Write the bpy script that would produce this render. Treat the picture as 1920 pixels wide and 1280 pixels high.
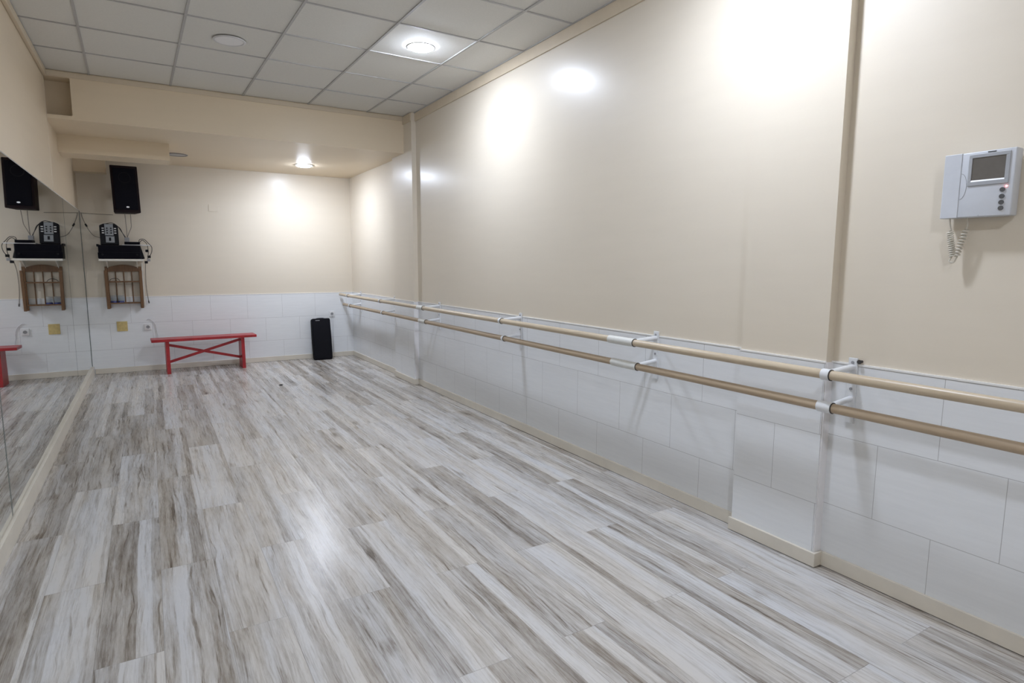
import bpy, bmesh, math, random
from mathutils import Vector, Matrix, Euler
random.seed(7)
PI = math.pi
# ------------------------------------------------------------------ clearing
for o in list(bpy.data.objects):
    bpy.data.objects.remove(o, do_unlink=True)
S = bpy.context.scene
C = S.collection

# ------------------------------------------------------------------ camera, world, exposure
cd = bpy.data.cameras.new('camera')
cam = bpy.data.objects.new('camera', cd)
C.objects.link(cam)
cam.location = (-2.5208, -8.7020, 1.3359)
cam.rotation_euler = (1.4428273, -0.0034006, -0.5397905)
cd.sensor_fit = 'HORIZONTAL'
cd.sensor_width = 36.0
cd.lens = 36.0 * 1129.99 / 1920.0
cd.clip_start = 0.02
S.camera = cam

S.view_settings.view_transform = 'Standard'
S.view_settings.look = 'None'
S.view_settings.gamma = 1.0
S.view_settings.use_curve_mapping = False
S.view_settings.exposure = 0.0

w = bpy.data.worlds.new('world')
S.world = w
w.use_nodes = True
w.node_tree.nodes['Background'].inputs[0].default_value = (0.5, 0.5, 0.5, 1)
w.node_tree.nodes['Background'].inputs[1].default_value = 0.05

LAMP_COL = (0.86, 0.95, 1.12)
LAMP_POW = 350.0          # emission strength of a lit downlight diffuser

# room dimensions (metres). right wall x=0, mirror wall x=-WM, far wall y=0, camera looks along +y
WM = 3.168
HC = 2.906               # grid ceiling
HL = 2.526               # lower far ceiling
YB = -2.274              # beam face
YBACK = -10.6
HT = 0.919               # tile dado height
GY = 0.018786            # the ceiling grid runs a degree out of square
P2A, P2B = -6.770, -7.205
P1A, P1B = -1.900, -2.500

# ------------------------------------------------------------------ material helpers
class NT:
    def __init__(s, name):
        s.m = bpy.data.materials.new(name)
        s.m.use_nodes = True
        s.t = s.m.node_tree
        s.b = s.t.nodes['Principled BSDF']
    def n(s, typ, **kw):
        nd = s.t.nodes.new(typ)
        for k, v in kw.items():
            setattr(nd, k, v)
        return nd
    def l(s, a, b):
        s.t.links.new(a, b)
    def val(s, sock, v):
        if hasattr(v, 'links'):
            s.l(v, sock)
        else:
            sock.default_value = v
    def math(s, op, a, b=None, c=None):
        nd = s.n('ShaderNodeMath', operation=op)
        s.val(nd.inputs[0], a)
        if b is not None: s.val(nd.inputs[1], b)
        if c is not None: s.val(nd.inputs[2], c)
        return nd.outputs[0]
    def pos(s):
        tc = s.n('ShaderNodeNewGeometry')
        sp = s.n('ShaderNodeSeparateXYZ')
        s.l(tc.outputs['Position'], sp.inputs[0])
        return sp.outputs
    def xyz(s, x, y, z):
        nd = s.n('ShaderNodeCombineXYZ')
        s.val(nd.inputs[0], x); s.val(nd.inputs[1], y); s.val(nd.inputs[2], z)
        return nd.outputs[0]
    def noise(s, vec, scale, detail=4, rough=0.5, dist=0.0):
        nd = s.n('ShaderNodeTexNoise')
        if vec is not None: s.l(vec, nd.inputs['Vector'])
        nd.inputs['Scale'].default_value = scale
        nd.inputs['Detail'].default_value = detail
        nd.inputs['Roughness'].default_value = rough
        nd.inputs['Distortion'].default_value = dist
        return nd.outputs['Fac']
    def ramp(s, fac, stops, interp='LINEAR'):
        nd = s.n('ShaderNodeValToRGB')
        nd.color_ramp.interpolation = interp
        e = nd.color_ramp.elements
        while len(e) < len(stops): e.new(0.5)
        for i, (p, c) in enumerate(stops):
            e[i].position = p
            e[i].color = (c[0], c[1], c[2], 1) if hasattr(c, '__len__') else (c, c, c, 1)
        s.l(fac, nd.inputs[0])
        return nd.outputs[0]
    def mix(s, fac, a, b, typ='MIX'):
        nd = s.n('ShaderNodeMix', data_type='RGBA', blend_type=typ)
        s.val(nd.inputs[0], fac)
        for sock, v in ((nd.inputs[6], a), (nd.inputs[7], b)):
            if hasattr(v, 'links'): s.l(v, sock)
            else: sock.default_value = (v[0], v[1], v[2], 1)
        return nd.outputs[2]
    def bump(s, h, strength, dist=0.002):
        nd = s.n('ShaderNodeBump')
        nd.inputs['Strength'].default_value = strength
        nd.inputs['Distance'].default_value = dist
        s.l(h, nd.inputs['Height'])
        s.l(nd.outputs[0], s.b.inputs['Normal'])
        return nd.outputs[0]
    def set(s, **kw):
        names = dict(col='Base Color', rough='Roughness', metal='Metallic', spec='Specular IOR Level', coat='Coat Weight',
                     coatr='Coat Roughness', emis='Emission Color', emstr='Emission Strength', trans='Transmission Weight', ior='IOR', alpha='Alpha')
        for k, v in kw.items():
            sk = s.b.inputs[names[k]]
            if hasattr(v, 'links'): s.l(v, sk)
            elif hasattr(v, '__len__'): sk.default_value = (v[0], v[1], v[2], 1)
            else: sk.default_value = v
        return s.m

def simple(name, col, rough=0.5, metal=0.0, var=0.06, scale=30, spec=0.5, bumpk=0.0, **kw):
    t = NT(name)
    tc = t.n('ShaderNodeTexCoord')
    f = t.noise(tc.outputs['Object'], scale, 4, 0.6)
    d = tuple(c * (1 - var) for c in col); u = tuple(min(1, c * (1 + var)) for c in col)
    c = t.ramp(f, [(0.3, d), (0.7, u)])
    t.set(col=c, rough=rough, metal=metal, spec=spec, **kw)
    if bumpk: t.bump(f, bumpk, 0.001)
    return t.m

def paint(name, col, coat=0.5, axis='y'):
    t = NT(name)
    x, y, z = t.pos()
    v = t.xyz(x, y, z)
    big = t.noise(v, 0.9, 3, 0.5)
    strk = t.noise(t.xyz(t.math('MULTIPLY', x, 2.0), t.math('MULTIPLY', y, 2.0), t.math('MULTIPLY', z, 16.0)), 1.0, 3, 0.5)
    fac = t.math('ADD', t.math('MULTIPLY', big, 0.6), t.math('MULTIPLY', strk, 0.4))
    c = t.ramp(fac, [(0.3, tuple(k * 0.975 for k in col)), (0.7, tuple(min(1, k * 1.02) for k in col))])
    peel = t.noise(v, 42, 3, 0.55)
    wav = t.noise(v, 7, 2, 0.5)
    t.bump(t.math('ADD', t.math('ADD', t.math('MULTIPLY', peel, 0.25), t.math('MULTIPLY', wav, 0.8)), t.math('MULTIPLY', strk, 0.5)), 0.26, 0.005)
    t.set(col=c, rough=0.50, spec=0.40, coat=coat, coatr=0.27)
    return t.m

def tiles(name, axis, phase):
    """glossy white 44 x 30 cm wall tiles in running bond; axis: the coordinate that runs along the wall"""
    t = NT(name)
    x, y, z = t.pos()
    u = t.math('ADD', x if axis == 'x' else y, phase + 44.0)
    v = t.xyz(u, t.math('ADD', z, 0.023), 0.0)
    b = t.n('ShaderNodeTexBrick')
    b.offset = 0.5; b.offset_frequency = 2; b.squash = 1.0
    t.l(v, b.inputs['Vector'])
    b.inputs['Scale'].default_value = 1.0
    b.inputs['Brick Width'].default_value = 0.44
    b.inputs['Row Height'].default_value = 0.313
    b.inputs['Mortar Size'].default_value = 0.0012
    b.inputs['Mortar Smooth'].default_value = 0.3
    b.inputs['Bias'].default_value = 0.0
    b.inputs['Color1'].default_value = (0.0, 0.0, 0.0, 1)
    b.inputs['Color2'].default_value = (1, 1, 1, 1)
    b.inputs['Mortar'].default_value = (0.5, 0.5, 0.5, 1)
    strk = t.noise(t.xyz(t.math('MULTIPLY', u, 5.0), t.math('MULTIPLY', z, 60.0), b.outputs['Color']), 1.0, 4, 0.6)
    base = t.ramp(strk, [(0.25, (0.795, 0.808, 0.820)), (0.75, (0.845, 0.858, 0.870))])
    tint = t.mix(t.math('MULTIPLY', b.outputs['Color'], 0.10), base, (0.74, 0.75, 0.76))
    col = t.mix(t.math('MULTIPLY', b.outputs['Fac'], 0.85), tint, (0.40, 0.39, 0.39))
    h = t.math('SUBTRACT', t.math('MULTIPLY', strk, 0.25), t.math('MULTIPLY', b.outputs['Fac'], 0.9))
    t.bump(h, 0.25, 0.0016)
    t.set(col=col, rough=0.27, spec=0.5)
    return t.m

def laminate():
    t = NT('grey_wood_laminate')
    x, y, z = t.pos()
    W_ = 0.2045
    u = t.math('ADD', y, 1.26 + 1.29 * 20)
    v = t.math('ADD', x, 0.51 + W_ * 20)
    b = t.n('ShaderNodeTexBrick')
    b.offset = 0.5; b.offset_frequency = 2
    t.l(t.xyz(u, v, 0.0), b.inputs['Vector'])
    for k, q in (('Scale', 1.0), ('Brick Width', 1.29), ('Row Height', W_), ('Mortar Size', 0.0010), ('Mortar Smooth', 0.2), ('Bias', 0.0)):
        b.inputs[k].default_value = q
    b.inputs['Color1'].default_value = (0, 0, 0, 1); b.inputs['Color2'].default_value = (1, 1, 1, 1)
    b.inputs['Mortar'].default_value = (0.5, 0.5, 0.5, 1)
    sep = t.n('ShaderNodeSeparateColor'); t.l(b.outputs['Color'], sep.inputs[0])
    rnd = sep.outputs[0]
    r40 = t.math('MULTIPLY', rnd, 41.0)
    # gentle waviness of the strips printed on each board
    wv = t.math('MULTIPLY', t.math('SUBTRACT', t.noise(t.xyz(t.math('MULTIPLY', x, 4.0), t.math('MULTIPLY', y, 2.3), r40), 1.0, 2, 0.5), 0.5), 0.085)
    xs = t.math('ADD', x, wv)
    xl = t.math('ADD', x, t.math('MULTIPLY', wv, 0.22))
    # two or three straight strips of different tone across the board
    strip = t.math('FLOOR', t.math('DIVIDE', t.math('ADD', t.math('ADD', x, t.math('MULTIPLY', wv, 0.22)), t.math('MULTIPLY', rnd, 0.31)), 0.0525))
    wn = t.n('ShaderNodeTexWhiteNoise', noise_dimensions='2D')
    t.l(t.xyz(strip, r40, 0.0), wn.inputs['Vector'])
    tone = wn.outputs['Value']
    # long streaks
    s1 = t.noise(t.xyz(t.math('MULTIPLY', xs, 19.0), t.math('MULTIPLY', y, 1.1), r40), 1.0, 5, 0.62, 0.25)
    s2 = t.noise(t.xyz(t.math('MULTIPLY', xl, 85.0), t.math('MULTIPLY', y, 2.6), r40), 1.0, 6, 0.72, 0.1)
    s3 = t.noise(t.xyz(t.math('MULTIPLY', x, 170.0), t.math('MULTIPLY', y, 16.0), r40), 1.0, 4, 0.7)
    blot = t.noise(t.xyz(t.math('MULTIPLY', xs, 9.0), t.math('MULTIPLY', y, 2.2), t.math('ADD', r40, 3.3)), 1.0, 4, 0.6, 0.3)
    s4 = t.noise(t.xyz(t.math('MULTIPLY', xl, 38.0), t.math('MULTIPLY', y, 3.6), r40), 1.0, 6, 0.72, 0.15)
    f = t.math('ADD', t.math('MULTIPLY', tone, 0.21), t.math('MULTIPLY', s1, 0.30))
    f = t.math('ADD', f, t.math('MULTIPLY', s4, 0.26))
    f = t.math('ADD', f, t.math('MULTIPLY', s2, 0.42))
    f = t.math('ADD', f, t.math('MULTIPLY', s3, 0.28))
    f = t.math('ADD', f, t.math('MULTIPLY', blot, 0.20))
    f = t.math('ADD', t.math('SUBTRACT', f, 0.275), t.math('MULTIPLY', rnd, 0.06))
    # thin dark fissures
    fis = t.noise(t.xyz(t.math('MULTIPLY', xs, 62.0), t.math('MULTIPLY', y, 1.7), t.math('ADD', r40, 17.0)), 1.0, 4, 0.6, 0.5)
    fm = t.n('ShaderNodeMapRange'); fm.inputs['From Min'].default_value = 0.58; fm.inputs['From Max'].default_value = 0.66
    fm.inputs['To Min'].default_value = 0.0; fm.inputs['To Max'].default_value = 0.14
    t.l(fis, fm.inputs['Value'])
    f = t.math('SUBTRACT', f, fm.outputs[0])
    f = t.math('ADD', f, -0.022)
    # knots
    vo = t.n('ShaderNodeTexVoronoi', voronoi_dimensions='3D')
    t.l(t.xyz(t.math('MULTIPLY', xs, 4.6), t.math('MULTIPLY', y, 2.1), r40), vo.inputs['Vector'])
    vo.inputs['Scale'].default_value = 1.0
    dn = t.math('ADD', vo.outputs['Distance'], t.math('MULTIPLY', t.math('SUBTRACT', s4, 0.5), 0.50))
    k = t.n('ShaderNodeMapRange'); k.inputs['From Min'].default_value = 0.02; k.inputs['From Max'].default_value = 0.15
    k.inputs['To Min'].default_value = 0.17; k.inputs['To Max'].default_value = 0.0
    t.l(dn, k.inputs['Value'])
    f = t.math('SUBTRACT', f, k.outputs[0])
    f = t.math('ADD', t.math('MULTIPLY', t.math('SUBTRACT', f, 0.5), 1.20), 0.475)
    col = t.ramp(f, [(0.24, (0.125, 0.102, 0.082)), (0.38, (0.270, 0.240, 0.208)), (0.47, (0.385, 0.358, 0.326)), (0.56, (0.490, 0.470, 0.445)), (0.70, (0.620, 0.610, 0.598))])
    # colour cast differs from strip to strip: some warm brown, some cool grey
    wc = t.noise(t.xyz(t.math('MULTIPLY', xs, 9.0), t.math('MULTIPLY', y, 0.9), t.math('ADD', r40, 9.0)), 1.0, 2, 0.5)
    warm = t.ramp(wc, [(0.35, (0.98, 0.99, 1.02)), (0.65, (1.0, 0.962, 0.912))])
    col = t.mix(1.0, col, warm, 'MULTIPLY')
    col = t.mix(t.math('MULTIPLY', b.outputs['Fac'], 0.55), col, (0.16, 0.145, 0.135))
    t.bump(t.math('SUBTRACT', t.math('MULTIPLY', s2, 0.4), b.outputs['Fac']), 0.12, 0.0012)
    rg = t.math('ADD', t.math('MULTIPLY', s2, 0.16), 0.20)
    t.set(col=col, rough=rg, spec=0.40)
    return t.m

def wood(name, c1, c2, axis=1, rough=0.45, sc=1.0):
    t = NT(name)
    tc = t.n('ShaderNodeTexCoord')
    mp = t.n('ShaderNodeMapping')
    s_ = [60.0 * sc] * 3; s_[axis] = 3.0 * sc
    mp.inputs['Scale'].default_value = s_
    t.l(tc.outputs['Object'], mp.inputs[0])
    f = t.noise(mp.outputs[0], 1.0, 5, 0.6, 0.3)
    t.set(col=t.ramp(f, [(0.3, c1), (0.7, c2)]), rough=rough)
    t.bump(f, 0.1, 0.001)
    return t.m

def glow(name, col, strength):
    t = NT(name)
    t.set(col=(0.8, 0.8, 0.8), emis=col, emstr=strength, rough=0.4)
    return t.m

CREAM = (0.745, 0.668, 0.552)
M = {}
M['cream'] = paint('cream_gloss_paint', CREAM, 0.42)
M['cream_shaded'] = paint('cream_paint_shaded', (0.790, 0.665, 0.490), 0.15)  # same cream paint as the walls, with the shaded tone put into its colour
M['cream_left_shaded'] = paint('cream_paint_shaded_left', (0.760, 0.640, 0.480), 0.25)  # same paint again, the dimmer left side's shade mixed into the colour
M['cornice'] = simple('cream_cornice_paint', (0.66, 0.56, 0.42), 0.4, var=0.03, scale=8)
M['panel'] = simple('mineral_fibre_panel', (0.74, 0.725, 0.68), 0.85, var=0.03, scale=120, bumpk=0.2)
M['tbar'] = simple('ceiling_runner_grey', (0.47, 0.46, 0.45), 0.5, var=0.04)
M['tile_mid'] = tiles('wall_tile_glaze_middle', 'y', 0.121)
M['tile_near'] = tiles('wall_tile_glaze_near', 'y', 0.382)
M['tile_far'] = tiles('wall_tile_glaze_far', 'x', 0.319)
M['tile_edge'] = simple('white_tile_edge', (0.88, 0.87, 0.85), 0.3, var=0.04)
M['corner_strip'] = simple('white_corner_strip', (0.86, 0.84, 0.84), 0.3, var=0.05, scale=6)
M['floor'] = laminate()
M['skirting'] = simple('cream_skirting', (0.72, 0.665, 0.57), 0.35, var=0.05, scale=5)
M['mirror'] = None
t = NT('mirror_silver'); M['mirror'] = t.set(col=(0.83, 0.855, 0.845), metal=1.0, rough=0.012)
M['mirror_edge'] = simple('green_glass_edge', (0.10, 0.13, 0.12), 0.2, var=0.1)
M['white_metal'] = simple('white_enamel', (0.76, 0.77, 0.78), 0.3, var=0.03)
M['dark_gap'] = simple('dark_rubber', (0.05, 0.045, 0.04), 0.7)
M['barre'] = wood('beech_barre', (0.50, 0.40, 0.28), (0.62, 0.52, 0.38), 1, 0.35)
M['barre_low'] = wood('shaded_beech_barre', (0.40, 0.30, 0.20), (0.50, 0.39, 0.27), 1, 0.5)  # beech darkened to carry the shadow on the lower barre
M['tape'] = simple('pale_tape_sleeve', (0.72, 0.72, 0.68), 0.45, var=0.05)
M['red'] = simple('red_gloss_paint', (0.40, 0.020, 0.026), 0.35, var=0.18, scale=14)
M['black'] = simple('black_vinyl', (0.007, 0.007, 0.010), 0.6, var=0.2, spec=0.25)
M['black_fabric'] = simple('black_fabric_cover', (0.007, 0.007, 0.010), 0.9, var=0.3, scale=90, bumpk=0.3, spec=0.2)
M['grille'] = simple('black_speaker_grille', (0.003, 0.003, 0.007), 0.8, var=0.3, scale=200, spec=0.15)
M['cabinet'] = simple('dark_maroon_cabinet', (0.012, 0.005, 0.007), 0.7, var=0.2, spec=0.2)
M['silver'] = simple('silver_badge', (0.6, 0.6, 0.6), 0.3, metal=0.9)
M['grey_panel'] = simple('grey_mixer_panel', (0.30, 0.32, 0.34), 0.4, var=0.08)
M['knob_white'] = simple('white_fader', (0.75, 0.75, 0.75), 0.4)
M['shelf'] = simple('white_melamine', (0.78, 0.75, 0.68), 0.4, var=0.02)
M['rackwood'] = wood('varnished_pine', (0.115, 0.055, 0.022), (0.21, 0.105, 0.042), 2, 0.4)
M['brass'] = simple('yellow_blanking_plate', (0.62, 0.48, 0.20), 0.45, var=0.12, scale=40)
M['plastic'] = simple('white_plastic', (0.80, 0.80, 0.80), 0.35, var=0.02)
M['grey_plastic'] = simple('grey_plastic', (0.33, 0.33, 0.34), 0.4)
M['icom'] = simple('pale_grey_plastic', (0.62, 0.64, 0.68), 0.38, var=0.02)
M['icom_dark'] = simple('bezel_grey_plastic', (0.40, 0.41, 0.43), 0.35)
M['screen'] = simple('dark_glass_screen', (0.13, 0.12, 0.11), 0.12, var=0.05, spec=0.8)
M['button'] = simple('dark_grey_button', (0.09, 0.09, 0.09), 0.45)
M['cord'] = simple('beige_coil_cord', (0.62, 0.58, 0.50), 0.5)
M['cable'] = simple('black_cable', (0.025, 0.022, 0.020), 0.5)
M['cable_grey'] = simple('greyish_cable', (0.22, 0.19, 0.16), 0.5)
M['cable_white'] = simple('white_cable', (0.66, 0.66, 0.68), 0.5)
M['blue'] = simple('dark_blue_plastic', (0.020, 0.030, 0.16), 0.4)
t = NT('milky_plastic'); M['milky'] = t.set(col=(0.70, 0.74, 0.78), rough=0.15, trans=0.85, ior=1.1)
M['led_on'] = glow('lit_downlight_diffuser', LAMP_COL, LAMP_POW)
M['led_off'] = simple('unlit_downlight_diffuser', (0.84, 0.83, 0.84), 0.45, var=0.01)
M['ring'] = simple('white_downlight_rim', (0.66, 0.65, 0.65), 0.5, var=0.01)
M['ring_grey'] = simple('grey_downlight_rim', (0.20, 0.18, 0.17), 0.4)
M['led_grey'] = simple('dull_grey_diffuser', (0.42, 0.41, 0.41), 0.35)
M['redled'] = glow('red_indicator_glow', (1.0, 0.12, 0.12), 12.0)

# ------------------------------------------------------------------ mesh helpers
def box(bm, x0, x1, y0, y1, z0, z1, mat=None, bev=0.0, seg=2):
    r = bmesh.ops.create_cube(bm, size=1.0)
    vs = r['verts']
    for v in vs:
        v.co = Vector(((x0 + x1) / 2 + v.co.x * (x1 - x0), (y0 + y1) / 2 + v.co.y * (y1 - y0), (z0 + z1) / 2 + v.co.z * (z1 - z0)))
    if bev > 0:
        es = list({e for v in vs for e in v.link_edges})
        r2 = bmesh.ops.bevel(bm, geom=es, offset=bev, segments=seg, profile=0.5, affect='EDGES')
        vs = list({v for f in r2['faces'] for v in f.verts} | {v for v in vs if v.is_valid})
    if mat is not None:
        for v in vs: v.co = mat @ v.co
    return vs

def cyl(bm, a, b, r, n=20, r2=None, caps=True):
    a, b = Vector(a), Vector(b)
    d = b - a
    q = d.to_track_quat('Z', 'Y').to_matrix().to_4x4()
    m = Matrix.Translation((a + b) / 2) @ q
    return bmesh.ops.create_cone(bm, cap_ends=caps, cap_tris=False, segments=n, radius1=r, radius2=r if r2 is None else r2, depth=d.length, matrix=m)['verts']

def pipe(bm, a, b, ro, ri, n=24):
    """hollow ring / sleeve between a and b"""
    a, b = Vector(a), Vector(b)
    q = (b - a).to_track_quat('Z', 'Y')
    rows = []
    for p, r in ((a, ro), (b, ro), (b, ri), (a, ri)):
        rows.append([bm.verts.new(p + q @ Vector((r * math.cos(2 * PI * k / n), r * math.sin(2 * PI * k / n), 0))) for k in range(n)])
    for i in range(4):
        A, B = rows[i], rows[(i + 1) % 4]
        for k in range(n):
            bm.faces.new((A[k], A[(k + 1) % n], B[(k + 1) % n], B[k]))

def tube(bm, pts, r, n=8):
    pts = [Vector(p) for p in pts]
    prev = None
    rings = []
    up = Vector((0.13, 0.21, 0.97))
    for i, p in enumerate(pts):
        d = (pts[min(i + 1, len(pts) - 1)] - pts[max(i - 1, 0)]).normalized()
        if prev is None:
            s = d.cross(up)
            if s.length < 1e-3: s = d.cross(Vector((1, 0, 0)))
            s.normalize()
        else:
            s = (prev - d * prev.dot(d)).normalized()
        prev = s
        t_ = d.cross(s)
        rings.append([bm.verts.new(p + (s * math.cos(2 * PI * k / n) + t_ * math.sin(2 * PI * k / n)) * r) for k in range(n)])
    for A, B in zip(rings, rings[1:]):
        for k in range(n):
            bm.faces.new((A[k], A[(k + 1) % n], B[(k + 1) % n], B[k]))
    bm.faces.new(rings[0]); bm.faces.new(list(reversed(rings[-1])))

def spline(ps, n=10):
    ps = [Vector(p) for p in ps]
    out = []
    for i in range(len(ps) - 1):
        p0, p1, p2, p3 = ps[max(i - 1, 0)], ps[i], ps[i + 1], ps[min(i + 2, len(ps) - 1)]
        for k in range(n):
            t_ = k / n
            out.append(0.5 * ((2 * p1) + (p2 - p0) * t_ + (2 * p0 - 5 * p1 + 4 * p2 - p3) * t_ ** 2 + (3 * p1 - p0 - 3 * p2 + p3) * t_ ** 3))
    out.append(ps[-1])
    return out

def prism(bm, poly, depth_axis, d0, d1, mat=None):
    """extrude a 2D outline; depth_axis 'y': outline is (x,z); 'x': outline is (y,z)"""
    def P(a, b, d):
        return Vector((a, d, b)) if depth_axis == 'y' else Vector((d, a, b))
    A = [bm.verts.new(P(a, b, d0)) for a, b in poly]
    B = [bm.verts.new(P(a, b, d1)) for a, b in poly]
    n = len(poly)
    bm.faces.new(A); bm.faces.new(list(reversed(B)))
    for k in range(n):
        bm.faces.new((A[k], B[k], B[(k + 1) % n], A[(k + 1) % n]))
    if mat is not None:
        for v in A + B: v.co = mat @ v.co

def obj(name, bm, mat, parent=None, smooth=False, label=None):
    bmesh.ops.recalc_face_normals(bm, faces=bm.faces[:])
    me = bpy.data.meshes.new(name)
    bm.to_mesh(me); bm.free()
    if mat is not None: me.materials.append(mat)
    if smooth:
        for p in me.polygons: p.use_smooth = True
        try: me.set_sharp_from_angle(angle=math.radians(40))
        except Exception: pass
    o = bpy.data.objects.new(name, me)
    C.objects.link(o)
    if parent is not None:
        o.parent = parent
        # geometry is written in the parent's local space
    if label: o['label'] = label
    return o

def B(name, mat, parent, *boxes, bev=0.0, smooth=False, label=None):
    bm = bmesh.new()
    for b in boxes: box(bm, *b, bev=bev)
    return obj(name, bm, mat, parent, smooth=smooth, label=label)

def struct(o):
    o['kind'] = 'structure'
    return o

def thing(name, label, cat, loc=(0, 0, 0), rot=(0, 0, 0), group=None):
    o = bpy.data.objects.new(name, None)
    C.objects.link(o)
    o.location = loc; o.rotation_euler = rot
    o.empty_display_size = 0.05
    o['label'] = label; o['category'] = cat
    if group: o['group'] = group
    return o

def tag(o, label, cat, group=None):
    o['label'] = label; o['category'] = cat
    if group: o['group'] = group
    return o

def copy_tree(src, loc, label, group=None, parent=None):
    c = src.copy(); C.objects.link(c)
    if parent is None:
        c.location = loc; c['label'] = label
        if group: c['group'] = group
    else:
        c.parent = parent
    for ch in [k for k in bpy.data.objects if k.parent == src]:
        copy_tree(ch, None, None, None, c)
    return c

# ------------------------------------------------------------------ room shell
struct(B('floor', M['floor'], None, (-WM - 0.15, 0.15, YBACK, 0.15, -0.12, 0.0)))

# right wall: paint above, tile dado below
wr = struct(B('wall_right', M['cream'], None, (0.0, 0.15, YBACK, 0.15, 0.0, 3.0)))
B('tile_dado', M['tile_mid'], wr, (-0.007, 0.0005, P2A, 0.0, 0.0, HT), label='glossy white running-bond wall tiles')
B('tile_dado', M['tile_near'], wr, (-0.007, 0.0005, YBACK, P2B, 0.0, HT), label='glossy white running-bond wall tiles')
B('tile_edge', M['tile_edge'], wr, (-0.009, 0.0005, P2A, 0.0, HT, HT + 0.007), (-0.009, 0.0005, YBACK, P2B, HT, HT + 0.007))
# pillars standing 5 cm out of the right wall
def pillar(ya, yb, mt, ztop):
    p = struct(B('pillar', M['cream'], None, (-0.05, 0.001, yb, ya, 0.0, ztop)))
    B('tile_dado', mt, p, (-0.057, -0.049, yb - 0.001, ya + 0.001, 0.0, HT), label='glossy white wall tiles')
    B('tile_edge', M['tile_edge'], p, (-0.0585, -0.049, yb - 0.001, ya + 0.001, HT, HT + 0.007))
    B('corner_strip', M['corner_strip'], p, (-0.052, 0.0, yb - 0.007, yb, 0.0, HT + 0.002), label='smooth white strip on the pillar side')
    return p
pillar(P2A, P2B, M['tile_near'], 3.0)
pillar(P1A, P1B, M['tile_mid'], 3.0)

# far wall
wf = struct(B('wall_far', M['cream'], None, (-WM - 0.15, 0.15, 0.0, 0.15, 0.0, 3.0)))
B('tile_dado', M['tile_far'], wf, (-WM, 0.0, -0.007, 0.0005, 0.0, HT), label='glossy white running-bond wall tiles')
B('tile_edge', M['tile_edge'], wf, (-WM, 0.0, -0.009, 0.0005, HT, HT + 0.007))
# left wall (mirrored below) and back wall
struct(B('wall_left', M['cream_left_shaded'], None, (-WM - 0.16, -WM - 0.008, YBACK, 0.15, 0.0, 3.0), (-WM - 0.01, -WM + 0.004, YBACK, YB - 0.004, 1.932, HC + 0.05)))
struct(B('wall_back', M['cream'], None, (-WM - 0.15, 0.15, YBACK - 0.15, YBACK, 0.0, 3.0)))
bm = bmesh.new(); cyl(bm, (-WM - 0.002, YB - 0.008, 1.93), (-WM - 0.002, YB - 0.008, HC - 0.05), 0.010, 16)
struct(obj('trim_1', bm, M['cornice'], None, True))

# beam face with the recess at its left end, lower far ceiling
bm = bmesh.new()
box(bm, -2.987, 0.0, YB, YB + 0.20, HL + 0.03, 3.0)
box(bm, -WM - 0.01, -2.987, YB + 0.17, YB + 0.20, HL + 0.03, 3.0)
box(bm, -WM - 0.01, -2.987, YB, YB + 0.17, HC - 0.045, 3.0)
box(bm, -WM - 0.01, 0.0, YB, YB + 0.20, HL, HL + 0.03)
struct(obj('beam', bm, M['cream_shaded']))
struct(B('ceiling', M['cream_shaded'], None, (-WM - 0.01, 0.0, YB + 0.20, 0.0, HL, HL + 0.10)))
struct(B('trim_2', M['cream_shaded'], None, (-WM - 0.008, -2.265, -1.53, -1.18, 2.360, HL)))
struct(B('trim_3', M['cream_shaded'], None, (-WM - 0.008, -2.872, -0.18, 0.0, 2.360, HL)))

# grid ceiling
gc_ = struct(B('ceiling', M['panel'], None, (-WM - 0.01, 0.0, YBACK, YB, HC + 0.007, HC + 0.06)))
def GR(a, b): return (a - (b + 2) * math.tan(GY), b + a * math.tan(GY))
bm = bmesh.new()
def bar(p, q, wdt, z0, z1):
    p = Vector((p[0], p[1], 0)); q = Vector((q[0], q[1], 0))
    d = (q - p).normalized(); s = Vector((-d.y, d.x, 0)) * wdt / 2
    vs = [bm.verts.new(Vector((c.x, c.y, z))) for z in (z0, z1) for c in (p + s, p - s, q - s, q + s)]
    for f in ((0, 1, 2, 3), (7, 6, 5, 4), (0, 4, 5, 1), (1, 5, 6, 2), (2, 6, 7, 3), (3, 7, 4, 0)):
        bm.faces.new([vs[i] for i in f])
def clipx(b, x):           # point of a cross runner at room x
    a = x
    for _ in range(4): a = x + (b + 2) * math.tan(GY)
    return (x, b + a * math.tan(GY))
for i in range(0, 6):
    a = -0.4534 - 0.6 * i
    for (b0, b1) in ((YB + 0.0, YBACK),):
        p0 = GR(a, b0 - a * math.tan(GY)); p1 = GR(a, b1)
        if p0[0] < -WM + 0.02 or p1[0] > -0.02: continue
        bar(p0, p1, 0.016, HC + 0.0, HC + 0.008)
for j in range(0, 14):
    b = -2.8563 - 0.60767 * j
    if b < YBACK: break
    bar(clipx(b, -WM + 0.004), clipx(b, -0.012), 0.013, HC + 0.001, HC + 0.008)
bar((-0.012, YB), (-0.012, YBACK), 0.016, HC + 0.0, HC + 0.008)
obj('ceiling_runners', bm, M['tbar'], gc_, label='dark grey runners between the ceiling panels')
# cornices
struct(B('trim_4', M['cornice'], None, (-0.012, 0.0, YBACK, P2B, HC - 0.080, HC), (-0.062, -0.05, P2B, P2A, HC - 0.08, HC), (-0.012, 0.0, P2A, P1B, HC - 0.080, HC), (-0.062, -0.05, P1B, YB, HC - 0.08, HC)))
struct(B('trim_5', M['cornice'], None, (-WM, 0.0, YB - 0.012, YB, HC - 0.042, HC), bev=0.003))
struct(B('trim_6', M['cornice'], None, (-WM + 0.004, -WM + 0.03, YBACK, YB - 0.012, HC - 0.055, HC), bev=0.006))

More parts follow.
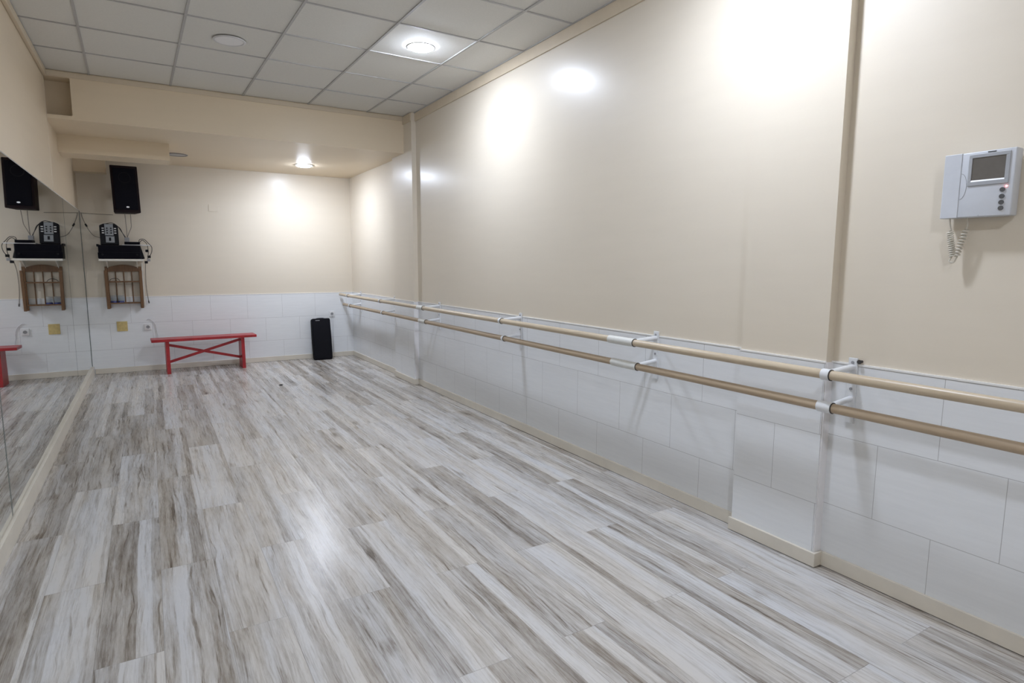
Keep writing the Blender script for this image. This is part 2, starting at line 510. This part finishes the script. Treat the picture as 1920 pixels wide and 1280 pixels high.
# skirtings
HB, TB = 0.066, 0.012
bx = []
G0 = 0.003
bx += [(-TB - .007, -.006, P2A - .002, P1B + .0, G0, HB), (-TB - .007, -.006, YBACK, P2B - .018, G0, HB), (-TB - .007, -.006, P1A, -0.018, G0, HB)]
struct(B('baseboard_right', M['skirting'], None, *bx))
for ya, yb in ((P2A, P2B), (P1A, P1B)):
    struct(B('baseboard_pillar', M['skirting'], None, (-0.057 - TB, -0.056, yb - 0.02, ya + TB, G0, HB), (-0.057, -0.006, yb - 0.02, yb - 0.008, G0, HB), bev=0.0015))
struct(B('baseboard_far', M['skirting'], None, (-WM + 0.03, -0.0, -0.019, -0.006, G0, HB)))
bm = bmesh.new()
box(bm, -WM - 0.008, -WM + 0.018, YBACK, -0.0, 0.0, 0.094)
struct(obj('baseboard_left', bm, M['skirting']))

# ------------------------------------------------------------------ wall mirrors (panels edge to edge)
edges = [-0.010, -1.62, -5.02, -8.42]
mlab = ['narrow wall mirror panel in the far corner, between the far wall and the faint joint',
        'long wall mirror panel in the middle, reflecting the shelf and wooden rack',
        'nearest wall mirror panel, left of the dark joint at the frame edge']
for i in range(3):
    ya, yb = edges[i], edges[i + 1]
    r = thing('wall_mirror', mlab[i], 'mirror', (-WM, (ya + yb) / 2, 0.100), group='wall mirror panels')
    h = (ya - yb) / 2
    B('mirror_glass', M['mirror'], r, (-0.006, 0.0, -h + 0.003, h - 0.003, 0.0, 1.83))
    gap = 0.004 if i != 1 else 0.017
    B('joint', M['mirror_edge'], r, (-0.006, 0.0006, -h - gap * .2, -h + gap, 0.0, 1.83))
    if i == 0: B('end_strip', M['mirror_edge'], r, (-0.006, 0.003, h - 0.002, h + 0.008, 0.0, 1.83))
    B('edge_strip', M['plastic'], r, (-0.006, 0.002, -h, h, 1.83, 1.835))

# ------------------------------------------------------------------ downlights
def downlight(x, y, z, lab, lit=True, ring='ring', off='led_off'):
    r = thing('downlight', lab, 'ceiling light', (x, y, z), group='round recessed downlights')
    bm = bmesh.new()
    n = 48
    prof = [(0.108, 0.0), (0.108, -0.004), (0.104, -0.007), (0.094, -0.007), (0.091, -0.003), (0.091, 0.0)]
    rows = [[bm.verts.new((a * math.cos(2 * PI * k / n), a * math.sin(2 * PI * k / n), b)) for k in range(n)] for a, b in prof]
    for A, Bq in zip(rows, rows[1:]):
        for k in range(n): bm.faces.new((A[k], A[(k + 1) % n], Bq[(k + 1) % n], Bq[k]))
    obj('rim', bm, M[ring], r, True)
    bm = bmesh.new()
    if lit:          # opal glass bowl standing a little proud of the ceiling
        rows = [[bm.verts.new((0.0895 * math.cos(q) * math.cos(2 * PI * k / n), 0.0895 * math.cos(q) * math.sin(2 * PI * k / n), -0.003 - 0.022 * math.sin(q))) for k in range(n)] for q in (0, .2, .4, .6, .8, 1.0, 1.2, 1.4)]
        for A, Bq in zip(rows, rows[1:]):
            for k in range(n): bm.faces.new((A[k], A[(k + 1) % n], Bq[(k + 1) % n], Bq[k]))
        bm.faces.new(rows[-1]); bm.faces.new(rows[0])
    else:
        cyl(bm, (0, 0, -0.004), (0, 0, -0.001), 0.0915, n)
    obj('diffuser', bm, M['led_on'] if lit else M[off], r, lit, label='glowing white diffuser' if lit else None)
    return r
downlight(-0.710, -4.372, HC, 'brightly lit round downlight in the grid ceiling, nearest the right wall')
downlight(-1.924, -3.778, HC, 'unlit round white downlight in the left part of the grid ceiling', False)
downlight(-0.806, -0.875, HL, 'lit round downlight in the low cream ceiling at the far end')
downlight(-2.170, -0.875, HL, 'unlit grey round downlight beside the boxed duct in the low ceiling', False, 'ring_grey', 'led_grey')
downlight(-0.700, -6.880, HC, 'lit round downlight in the grid ceiling above the camera, out of the frame')
downlight(-1.924, -9.300, HC, 'added fill downlight in the grid ceiling, unseen behind the camera')  # unseen lamp, added as fill light

# ------------------------------------------------------------------ ballet barre
XU, ZU, XL_, ZL_ = -0.192, 0.896, -0.165, 0.757
def rod(x, z, y0, y1, mat, lab):
    bm = bmesh.new(); cyl(bm, (0, 0, 0), (0, y1 - y0, 0), 0.0195, 28)
    o = obj('ballet_barre', bm, M[mat], None, True)
    o.location = (x, y0, z)
    return tag(o, lab, 'barre', 'wooden barres along the tiled wall')
YE = -9.30
rod(XU, ZU, YE, -0.045, 'barre', 'upper round wooden ballet barre running along the right wall')
rod(XL_, ZL_, YE, -0.120, 'barre_low', 'lower round wooden ballet barre under the upper one, shade in its colour')
def bracket(y, lab, su, sl, dy=0.0, gap=True):
    r = thing('barre_bracket', lab, 'bracket', (0, y, 0), group='white wall brackets carrying the barres')
    bm = bmesh.new()
    box(bm, -0.016, -0.0072, -0.019, 0.019, 0.672, 0.951, bev=0.0015)
    obj('plate', bm, M['white_metal'], r)
    for z_ in (0.932, 0.820):
        bm = bmesh.new(); cyl(bm, (-0.0165, 0, z_), (-0.0195, 0, z_), 0.0065, 12)
        obj('bolt', bm, M['grey_plastic'], r, True)
    bm = bmesh.new(); cyl(bm, (-0.015, 0, 0.912), (XU + 0.018, 0.0, ZU + 0.006), 0.0135, 18)
    obj('arm', bm, M['white_metal'], r, True)
    bm = bmesh.new(); cyl(bm, (-0.015, 0, 0.778), (XL_ + 0.018, 0.0, ZL_ + 0.006), 0.0120, 18)
    obj('arm', bm, M['white_metal'], r, True)
    for x_, z_, s_ in ((XU, ZU, su), (XL_, ZL_, sl)):
        bm = bmesh.new(); pipe(bm, (x_, -0.014, z_), (x_, s_, z_), 0.0235, 0.0197)
        g = obj('ring', bm, M['white_metal'] if s_ < 0.08 else M['tape'], r, True)
        bm = bmesh.new(); pipe(bm, (x_, -0.0175, z_), (x_, -0.0145, z_), 0.0232, 0.0197)
        obj('collar', bm, M['dark_gap'], r, True)
    return r
bl = [(-7.300, 'nearest barre bracket, right of the near pillar', 0.020, 0.045), (-6.150, 'barre bracket left of the near pillar, with long pale sleeves', 0.20, 0.20),
      (-4.650, 'barre bracket in the middle of the long tiled wall, second left of the near pillar', 0.014, 0.014), (-3.085, 'barre bracket just right of the far pillar', 0.13, 0.15),
      (-1.790, 'barre bracket just left of the far pillar', 0.02, 0.02), (-0.430, 'farthest barre bracket, near the far right corner', 0.02, 0.02), (-8.800, 'barre bracket beside the camera, outside the frame', 0.02, 0.02)]
for y_, lab, a, b in bl:
    bracket(y_, lab, a, b)
bm = bmesh.new(); cyl(bm, (-0.0002, 0, 0), (-0.018, 0, 0), 0.006, 12); cyl(bm, (-0.018, 0, 0), (-0.022, 0, 0), 0.009, 12)
o = obj('wall_hook', bm, M['dark_gap'], None, True); o.location = (0, -7.328, 0.938)
tag(o, 'small dark screw knob in the wall right of the nearest barre bracket', 'screw')

# ------------------------------------------------------------------ video door phone
r = thing('door_phone', 'pale grey video door phone with handset on the near right wall', 'intercom', (0, -7.703, 1.612))
bm = bmesh.new()
box(bm, -0.012, -0.001, -0.085, 0.085, -0.09, 0.09)
obj('back_plate', bm, M['icom_dark'], r)
bm = bmesh.new()
box(bm, -0.060, -0.012, -0.103, 0.0545, -0.110, 0.110, bev=0.004, seg=3)
obj('body', bm, M['icom'], r, True)
# handset: the left strip, with a finger scoop at its right edge
bm = bmesh.new()
pl = [(0.106, -0.110), (0.106, 0.110), (0.0525, 0.110), (0.0525, -0.110)]
prism(bm, pl, 'x', -0.062, -0.018)
es = [e for e in bm.edges if abs(e.verts[0].co.x + 0.062) < 1e-4 and abs(e.verts[1].co.x + 0.062) < 1e-4]
bmesh.ops.bevel(bm, geom=es, offset=0.0015, segments=2, profile=0.5, affect='EDGES')
obj('handset', bm, M['icom'], r)
bm = bmesh.new()      # dark seam following the handset outline
seam = [(0.0508 - 0.0183 * math.cos(PI / 2 - PI * k / 8), -0.003 + 0.044 * math.sin(PI / 2 - PI * k / 8)) for k in range(9)]
for (a, b), (c, d) in zip(seam, seam[1:]): cyl(bm, (-0.0602, a, b), (-0.0602, c, d), 0.0006, 6)
obj('seam', bm, M['grey_plastic'], r)
# screen bezel
bm = bmesh.new()
Y0, Y1, Z0, Z1 = -0.088, 0.030, -0.004, 0.101
box(bm, -0.0635, -0.0585, Y0, Y1, Z1 - 0.012, Z1, bev=0.0012); box(bm, -0.0635, -0.0585, Y0, Y1, Z0, Z0 + 0.014, bev=0.0012)
box(bm, -0.0635, -0.0585, Y0, Y0 + 0.012, Z0 + 0.014, Z1 - 0.012, bev=0.0012); box(bm, -0.0635, -0.0585, Y1 - 0.010, Y1, Z0 + 0.014, Z1 - 0.012, bev=0.0012)
obj('bezel', bm, M['icom_dark'], r)
B('screen', M['screen'], r, (-0.0612, -0.059, Y0 + 0.012, Y1 - 0.010, Z0 + 0.014, Z1 - 0.012))
bm = bmesh.new()
prism(bm, [(-0.0634, Z0 + 0.0135), (-0.0600, Z0 + 0.021), (-0.0595, Z0 + 0.021), (-0.0595, Z0 + 0.0135)], 'y', Y0 + 0.011, Y1 - 0.009)
obj('lip', bm, M['plastic'], r, label='bright lip under the screen')
for k, z_ in enumerate((1.588, 1.566, 1.546, 1.527)):
    bm = bmesh.new(); cyl(bm, (-0.0595, -7.777 + 7.703, z_ - 1.612), (-0.0635, -7.777 + 7.703, z_ - 1.612), 0.0075, 20)
    obj('button', bm, M['button'], r, True)
bm = bmesh.new(); cyl(bm, (-0.0595, -7.787 + 7.703, -0.014), (-0.0618, -7.787 + 7.703, -0.014), 0.0028, 12)
obj('indicator', bm, M['redled'], r, label='glowing red indicator')
B('name_badge', M['button'], r, (-0.0612, -0.0595, -0.046, -0.022, 0.1030, 0.1065))
B('microphone', M['icom_dark'], r, (-0.0606, -0.0595, -0.012, -0.010, -0.106, -0.103))
# coiled cord of the handset: down, and back up
def helix(a, b, turns, R, n=10):
    a, b = Vector(a), Vector(b); d = (b - a); q = d.to_track_quat('Z', 'Y'); N = int(turns * n)
    return [a + d * (k / N) + q @ Vector((R * math.cos(2 * PI * k / n), R * math.sin(2 * PI * k / n), 0)) for k in range(N + 1)]
bm = bmesh.new()
pts = spline([(-0.040, 0.083, -0.105), (-0.040, 0.080, -0.130), (-0.042, 0.074, -0.150)], 6)
pts += helix((-0.042, 0.078, -0.155), (-0.034, 0.066, -0.245), 12, 0.0085)
pts += spline([(-0.034, 0.070, -0.250), (-0.036, 0.074, -0.262), (-0.033, 0.062, -0.266), (-0.030, 0.056, -0.254)], 5)
pts += helix((-0.030, 0.056, -0.245), (-0.030, 0.033, -0.150), 9, 0.0085)
pts += spline([(-0.030, 0.036, -0.148), (-0.030, 0.030, -0.140), (-0.036, 0.030, -0.105)], 6)
tube(bm, pts, 0.0024, 8)
obj('coiled_cord', bm, M['cord'], r, True, label='beige coiled handset cord')

# ------------------------------------------------------------------ red bench
ang = math.radians(2.2)
r = thing('bench', 'red painted wooden bench with crossed braces at the far wall', 'bench', (-1.965, -0.290, 0), (0, 0, ang))
L2, D2 = 0.585, 0.125
bm = bmesh.new(); box(bm, -L2, L2, -D2, D2, 0.392, 0.424, bev=0.004)
obj('seat', bm, M['red'], r)
for s_ in (-1, 1):
    bm = bmesh.new()
    xc = s_ * 0.420
    poly = [(-D2 + 0.000, 0.0), (-D2 + 0.02, 0.392), (D2 - 0.02, 0.392), (D2 - 0.0, 0.0)]
    prism(bm, poly, 'x', xc - 0.019, xc + 0.019)
    obj('leg', bm, M['red'], r)
for s_ in (-1, 1):
    bm = bmesh.new()
    z0, z1 = (0.340, 0.130) if s_ > 0 else (0.135, 0.362)
    a = Vector((-0.40, s_ * 0.010, z0)); b = Vector((0.40, s_ * 0.010, z1)); d = b - a
    box(bm, -d.length / 2, d.length / 2, -0.009, 0.009, -0.0155, 0.0155, mat=Matrix.Translation((a + b) / 2) @ Matrix.Rotation(-math.atan2(d.z, d.x), 4, 'Y'))
    obj('brace', bm, M['red'], r)

# ------------------------------------------------------------------ black padded case at the far wall
r = thing('loudspeaker_case', 'tall black padded loudspeaker case leaning against the far wall', 'speaker case', (-0.500, -0.235, 0.0), (math.radians(-9.0), math.radians(-0.5), math.radians(-4)))
bm = bmesh.new(); box(bm, -0.123, 0.123, -0.0, 0.135, 0.004, 0.582, bev=0.020, seg=4)
obj('cover', bm, M['black_fabric'], r, True)
bm = bmesh.new(); box(bm, -0.075, -0.020, -0.0025, 0.004, 0.549, 0.558)
obj('logo_tag', bm, M['grey_plastic'], r, label='small grey tag near the top')
bm = bmesh.new(); tube(bm, spline([(-0.06, 0.07, 0.578), (-0.03, 0.07, 0.584), (0.03, 0.07, 0.584), (0.06, 0.07, 0.578)], 6), 0.008, 10)
obj('handle', bm, M['black_fabric'], r, True)
bm = bmesh.new()
for y_ in (0.012, 0.123): tube(bm, [(-0.121, y_, 0.03), (-0.1235, y_, 0.3), (-0.121, y_, 0.56)], 0.003, 6); tube(bm, [(0.121, y_, 0.03), (0.1235, y_, 0.3), (0.121, y_, 0.56)], 0.003, 6)
obj('piping', bm, M['black_fabric'], r, True)

# ------------------------------------------------------------------ sockets and plates on the far wall
def socket(x, z, lab, y=-0.007):
    r = thing('wall_socket', lab, 'socket', (x, y, z), group='white wall sockets')
    bm = bmesh.new(); box(bm, -0.038, 0.038, -0.011, -0.0005, -0.040, 0.040, bev=0.003)
    obj('frame', bm, M['plastic'], r)
    bm = bmesh.new(); pipe(bm, (0, -0.0165, 0), (0, -0.0105, 0), 0.0245, 0.020)
    obj('cup', bm, M['plastic'], r, True)
    bm = bmesh.new(); cyl(bm, (0, -0.0125, 0), (0, -0.0112, 0), 0.020, 24)
    obj('recess', bm, M['grey_plastic'], r, True)
    bm = bmesh.new(); cyl(bm, (-0.008, -0.014, 0), (-0.008, -0.0120, 0), 0.0025, 8); cyl(bm, (0.008, -0.014, 0), (0.008, -0.0120, 0), 0.0025, 8)
    obj('pin_hole', bm, M['dark_gap'], r)
    return r
socket(-2.569, 0.547, 'white wall socket left of the red bench, right of the yellow plate')
socket(-0.312, 0.621, 'white wall socket just above the black case')
o = B('blanking_plate', M['brass'], None, (-0.055, 0.055, -0.006, -0.0005, -0.060, 0.060), bev=0.002)
o.location = (-2.836, -0.007, 0.567); tag(o, 'square yellow blanking plate on the tiles under the wooden rack', 'wall plate')
o = B('cover_plate', M['cream'], None, (-0.055, 0.055, -0.004, -0.0005, -0.045, 0.045), bev=0.0015)
o.location = (-1.76, 0.0, 2.03); tag(o, 'cream painted cover plate high on the far wall', 'wall plate')
bm = bmesh.new(); tube(bm, spline([(-2.575, -0.012, 0.640), (-2.545, -0.012, 0.640), (-2.505, -0.013, 0.605), (-2.482, -0.013, 0.545), (-2.480, -0.013, 0.480), (-2.470, -0.016, 0.430), (-2.470, -0.016, 0.36)], 8), 0.0034, 8)
tag(obj('power_cable', bm, M['cable_white'], None, True), 'thin white cable curving over the socket down behind the red bench', 'cable')
bm = bmesh.new(); tube(bm, [(-0.300, -0.012, 0.585), (-0.301, -0.012, 0.40), (-0.302, -0.012, 0.05)], 0.003, 8)
tag(obj('power_cable', bm, M['cable_white'], None, True), 'thin white cable dropping from the socket beside the black case', 'cable')

# ------------------------------------------------------------------ loudspeaker high on the far wall
r = thing('loudspeaker', 'black loudspeaker box mounted high on the far wall', 'loudspeaker', (-2.700, -0.255, 1.905), (0, math.radians(-1.0), math.radians(7)))
W2 = 0.133
bm = bmesh.new()
prism_pts = [(-W2, -0.13), (W2, -0.13), (W2 - 0.030, 0.13), (-W2 + 0.030, 0.13)]
lo = [bm.verts.new((x, y, 0.0)) for x, y in prism_pts]; hi = [bm.verts.new((x, y, 0.522)) for x, y in prism_pts]
bm.faces.new(lo); bm.faces.new(list(reversed(hi)))
for k in range(4): bm.faces.new((lo[k], lo[(k + 1) % 4], hi[(k + 1) % 4], hi[k]))
bmesh.ops.bevel(bm, geom=bm.edges[:], offset=0.004, segments=2, affect='EDGES')
obj('cabinet', bm, M['cabinet'], r)
bm = bmesh.new(); box(bm, -W2 + 0.022, W2 - 0.022, -0.138, -0.128, 0.030, 0.495, bev=0.004)
obj('grille', bm, M['grille'], r)
bm = bmesh.new(); cyl(bm, (0.008, -0.1375, 0.062), (0.008, -0.1405, 0.062), 0.016, 24)
for v in bm.verts: v.co.z = 0.062 + (v.co.z - 0.062) * 0.55
obj('badge', bm, M['silver'], r)
bm = bmesh.new(); pipe(bm, (0, -0.1375, 0.39), (0, -0.1395, 0.39), 0.060, 0.055)
obj('horn_rim', bm, M['black'], r, True)
bm = bmesh.new(); box(bm, -0.03, 0.03, 0.128, 0.235, 0.20, 0.30)
obj('mount', bm, M['black'], r)

# ------------------------------------------------------------------ shelf with the sound gear
r = thing('wall_shelf', 'white wall shelf holding the black sound gear', 'shelf', (-2.783, 0, 1.353))
B('board', M['shelf'], r, (-0.220, 0.220, -0.300, -0.002, 0.0, 0.024), bev=0.002)
for s_ in (-1, 1):
    bm = bmesh.new(); prism(bm, [(-0.02, 0.0), (-0.24, 0.0), (-0.24, -0.008), (-0.02, -0.09)], 'x', s_ * 0.15 - 0.004, s_ * 0.15 + 0.004)
    for v in bm.verts: pass
    obj('support', bm, M['shelf'], r)
r = thing('amplifier', 'wide black amplifier rack lying on the white shelf', 'amplifier', (-2.792, -0.150, 1.378))
B('case', M['black'], r, (-0.208, 0.208, -0.130, 0.130, 0.0, 0.158), bev=0.004)
B('front_panel', M['grille'], r, (-0.214, 0.200, -0.137, -0.130, 0.008, 0.072), (-0.204, 0.200, -0.137, -0.130, 0.078, 0.150))
for s_ in (-0.17, 0.17):
    bm = bmesh.new(); cyl(bm, (s_, -0.136, 0.05), (s_, -0.150, 0.05), 0.011, 16); obj('knob', bm, M['black'], r, True)
B('foot', M['black'], r, (-0.224, -0.206, -0.10, 0.10, 0.142, 0.168))
r = thing('sound_mixer', 'small grey-faced sound mixer standing upright on the amplifier', 'mixer', (-2.889, -0.150, 1.5415), (math.radians(-8), 0, math.radians(3)))
bm = bmesh.new()
pl = [(-0.090, 0.0), (0.092, 0.0), (0.092, 0.215), (0.062, 0.242), (-0.050, 0.242), (-0.090, 0.222)]
prism(bm, pl, 'y', -0.030, 0.030)
bmesh.ops.bevel(bm, geom=bm.edges[:], offset=0.004, segments=2, affect='EDGES')
obj('case', bm, M['black'], r)
B('panel', M['grey_panel'], r, (-0.040, 0.044, -0.0335, -0.029, 0.105, 0.236), (-0.036, 0.050, -0.0335, -0.029, 0.022, 0.095), label='grey control panel')
for i in range(3):
    z_ = 0.187 - i * 0.027
    for x_ in (-0.017, 0.022):
        bm = bmesh.new(); cyl(bm, (x_, -0.033, z_), (x_, -0.043, z_), 0.0075, 14); obj('knob', bm, M['black'], r, True)
    for x_ in (-0.058, 0.062):
        bm = bmesh.new(); box(bm, x_ - 0.011, x_ + 0.011, -0.038, -0.029, z_ - 0.0055, z_ + 0.0055, bev=0.001); obj('fader', bm, M['knob_white'], r)
B('slot', M['black'], r, (-0.004, 0.016, -0.036, -0.030, 0.042, 0.080))
o = B('document_folder', M['plastic'], None, (-0.140, 0.140, -0.09, 0.09, 0.0, 0.010)); o.location = (-2.625, -0.14, 1.537)
tag(o, 'flat white folder sticking out over the right end of the amplifier', 'folder')
r = thing('radio_receiver', 'slim black receiver lying on the white folder', 'receiver', (-2.665, -0.150, 1.548))
B('case', M['black'], r, (-0.078, 0.078, -0.09, 0.09, 0.0, 0.030), bev=0.003)
B('front_panel', M['grille'], r, (-0.074, 0.074, -0.094, -0.089, 0.004, 0.026))
o = B('adapter_box', M['grey_plastic'], None, (-0.024, 0.024, -0.03, 0.03, 0.0, 0.052), bev=0.003); o.location = (-2.717, -0.105, 1.579)
tag(o, 'small grey adapter box where the speaker cables meet', 'adapter')
# power strip with plugs hanging off the right end of the shelf
r = thing('power_strip', 'black power strip with plugs dangling off the right shelf end', 'power strip', (-2.555, -0.16, 1.33))
bm = bmesh.new(); box(bm, -0.020, 0.020, -0.02, 0.02, 0.05, 0.20, mat=Matrix.Rotation(math.radians(-14), 4, 'Y'), bev=0.004); obj('body', bm, M['black'], r)
for (x_, z_, mt) in ((0.046, 0.035, 'grey_plastic'), (0.018, 0.010, 'black'), (0.052, 0.075, 'black'), (0.034, 0.145, 'black')):
    bm = bmesh.new(); box(bm, x_ - 0.017, x_ + 0.017, -0.018, 0.018, z_ - 0.014, z_ + 0.016, bev=0.004); obj('plug', bm, M[mt], r)

def cable(pts, rad, mat, name, lab, n=8):
    bm = bmesh.new(); tube(bm, spline(pts, n), rad, 7)
    return tag(obj(name, bm, M[mat], None, True), lab, 'cable', None)
cable([(-3.150, -0.015, 1.905), (-3.140, -0.03, 1.850), (-3.110, -0.06, 1.765), (-3.080, -0.09, 1.700), (-3.040, -0.11, 1.645), (-2.975, -0.13, 1.620)], 0.0035, 'cable_grey', 'corner_cable', 'dark cable hanging from the mirror corner to the mixer')
bm = bmesh.new(); cyl(bm, (-3.116, -0.054, 1.778), (-3.102, -0.068, 1.750), 0.009, 10)
tag(obj('cable_connector', bm, M['cable'], None, True), 'small dark inline connector on the corner cable', 'connector')
cable([(-3.160, -0.006, 1.908), (-3.0, -0.006, 1.900), (-2.84, -0.006, 1.897)], 0.0025, 'cable_grey', 'wall_wire', 'thin wire stretched across the far wall to the loudspeaker')
cable([(-2.717, -0.20, 1.905), (-2.714, -0.17, 1.80), (-2.712, -0.14, 1.70), (-2.712, -0.115, 1.632)], 0.0035, 'cable_grey', 'speaker_cable', 'left of the two straight cables under the high loudspeaker')
cable([(-2.660, -0.20, 1.905), (-2.662, -0.15, 1.82), (-2.664, -0.12, 1.755), (-2.690, -0.11, 1.690), (-2.712, -0.10, 1.632)], 0.0035, 'cable_grey', 'speaker_cable', 'right of the two cables under the high loudspeaker, bending left')
cable([(-2.960, -0.14, 1.765), (-2.900, -0.14, 1.788), (-2.850, -0.14, 1.795), (-2.800, -0.13, 1.760), (-2.760, -0.12, 1.690), (-2.728, -0.10, 1.632)], 0.0038, 'cable', 'mixer_cable', 'black cable arching over the top of the mixer')
cable([(-2.830, -0.14, 1.780), (-2.780, -0.13, 1.740), (-2.755, -0.13, 1.68), (-2.735, -0.12, 1.632)], 0.0034, 'cable', 'mixer_cable', 'short black cable from the mixer side to the adapter')
cable([(-2.595, -0.17, 1.565), (-2.590, -0.18, 1.605), (-2.545, -0.19, 1.612), (-2.505, -0.19, 1.570), (-2.470, -0.19, 1.520), (-2.478, -0.19, 1.450), (-2.515, -0.17, 1.390)], 0.0036, 'cable', 'looped_cable', 'outer black cable looping off the right end of the gear')
cable([(-2.590, -0.15, 1.575), (-2.560, -0.20, 1.600), (-2.520, -0.21, 1.560), (-2.508, -0.20, 1.490), (-2.512, -0.18, 1.420), (-2.520, -0.16, 1.37)], 0.0036, 'cable', 'looped_cable', 'inner black cable looping off the right end of the gear')
cable([(-2.545, -0.10, 1.335), (-2.552, -0.03, 1.24), (-2.556, -0.02, 1.10), (-2.552, -0.02, 0.98), (-2.540, -0.022, 0.855)], 0.0038, 'cable_grey', 'hanging_cable', 'cable hanging free to the right of the wooden rack')
bm = bmesh.new(); cyl(bm, (-2.542, -0.022, 0.872), (-2.538, -0.022, 0.840), 0.006, 10)
tag(obj('cable_plug', bm, M['cable'], None, True), 'small black plug at the end of the hanging cable', 'plug')
o = B('cable_channel', M['shelf'], None, (-0.008, 0.008, -0.010, -0.0005, 0.0, 0.53), bev=0.001); o.location = (-2.583, -0.008, 0.80)
tag(o, 'narrow cream cable channel running down behind the wooden rack', 'cable channel')

# ------------------------------------------------------------------ small wooden rack under the shelf
r = thing('wall_rack', 'small brown wooden spindle rack hung under the white shelf', 'rack', (-2.780, -0.012, 0.790))
XR = 0.170
def stile(x, y0, y1, z1, tilt=0.0):
    bm = bmesh.new(); box(bm, x - 0.015, x + 0.015, y0, y1, 0.0, z1, bev=0.003)
    for v in bm.verts: v.co.x += tilt * (v.co.z - 0.0)
    obj('stile', bm, M['rackwood'], r)
for s_ in (-1, 1):
    stile(s_ * (XR - 0.004), -0.028, 0.0, 0.498, s_ * 0.010)
    stile(s_ * XR, -0.135, -0.107, 0.455, s_ * 0.012)
bm = bmesh.new()
pl = [(-XR, 0.438)] + [(-XR + 2 * XR * k / 12, 0.478 + 0.042 * math.sin(PI * k / 12) ** 0.8) for k in range(13)] + [(XR, 0.438)]
prism(bm, pl, 'y', -0.024, -0.004); obj('top_rail', bm, M['rackwood'], r)
for z_ in (0.320, 0.066):
    B('shelf_board', M['rackwood'], r, (-XR, XR, -0.130, -0.004, z_ - 0.008, z_ + 0.006), bev=0.002)
for x_ in (-0.082, 0.0, 0.082):
    bm = bmesh.new(); cyl(bm, (x_, -0.014, 0.06), (x_, -0.014, 0.445), 0.0065, 10); obj('spindle', bm, M['rackwood'], r, True)
for x_, mt, lab in ((-0.118, 'blue', 'left milky plastic cup with blue base on the rack'), (-0.045, 'blue', 'right milky plastic cup with blue base on the rack')):
    c = thing('plastic_cup', lab, 'cup', (-2.780 + x_, -0.085, 0.8625), group='cups on the lower rack shelf')
    bm = bmesh.new(); cyl(bm, (0, 0, 0.018), (0, 0, 0.085), 0.028, 20, 0.033); obj('body', bm, M['milky'], c, True)
    bm = bmesh.new(); cyl(bm, (0, 0, 0.0), (0, 0, 0.018), 0.034, 20, 0.030); obj('base', bm, M[mt], c, True, label='dark blue base')
bm = bmesh.new(); tube(bm, spline([(-2.925, -0.10, 1.119), (-2.905, -0.10, 1.142), (-2.870, -0.10, 1.150), (-2.840, -0.10, 1.143), (-2.818, -0.10, 1.119)], 6), 0.0032, 7)
tag(obj('wire_hoop', bm, M['cable'], None, True), 'thin dark wire hoop standing on the upper rack shelf', 'wire')

# ------------------------------------------------------------------ scrap on the floor
bm = bmesh.new()
r0 = bmesh.ops.create_icosphere(bm, subdivisions=2, radius=0.016)['verts']
for v in r0:
    v.co.x *= 1.3 + random.uniform(-.2, .2); v.co.y *= 1.0 + random.uniform(-.3, .3); v.co.z = max(0.0, v.co.z * 0.35 + 0.004)
o = obj('floor_scrap', bm, M['black'], None, True); o.location = (-1.345, -1.786, 0.0005)
tag(o, 'tiny black scrap lying on the floor in front of the bench', 'scrap')
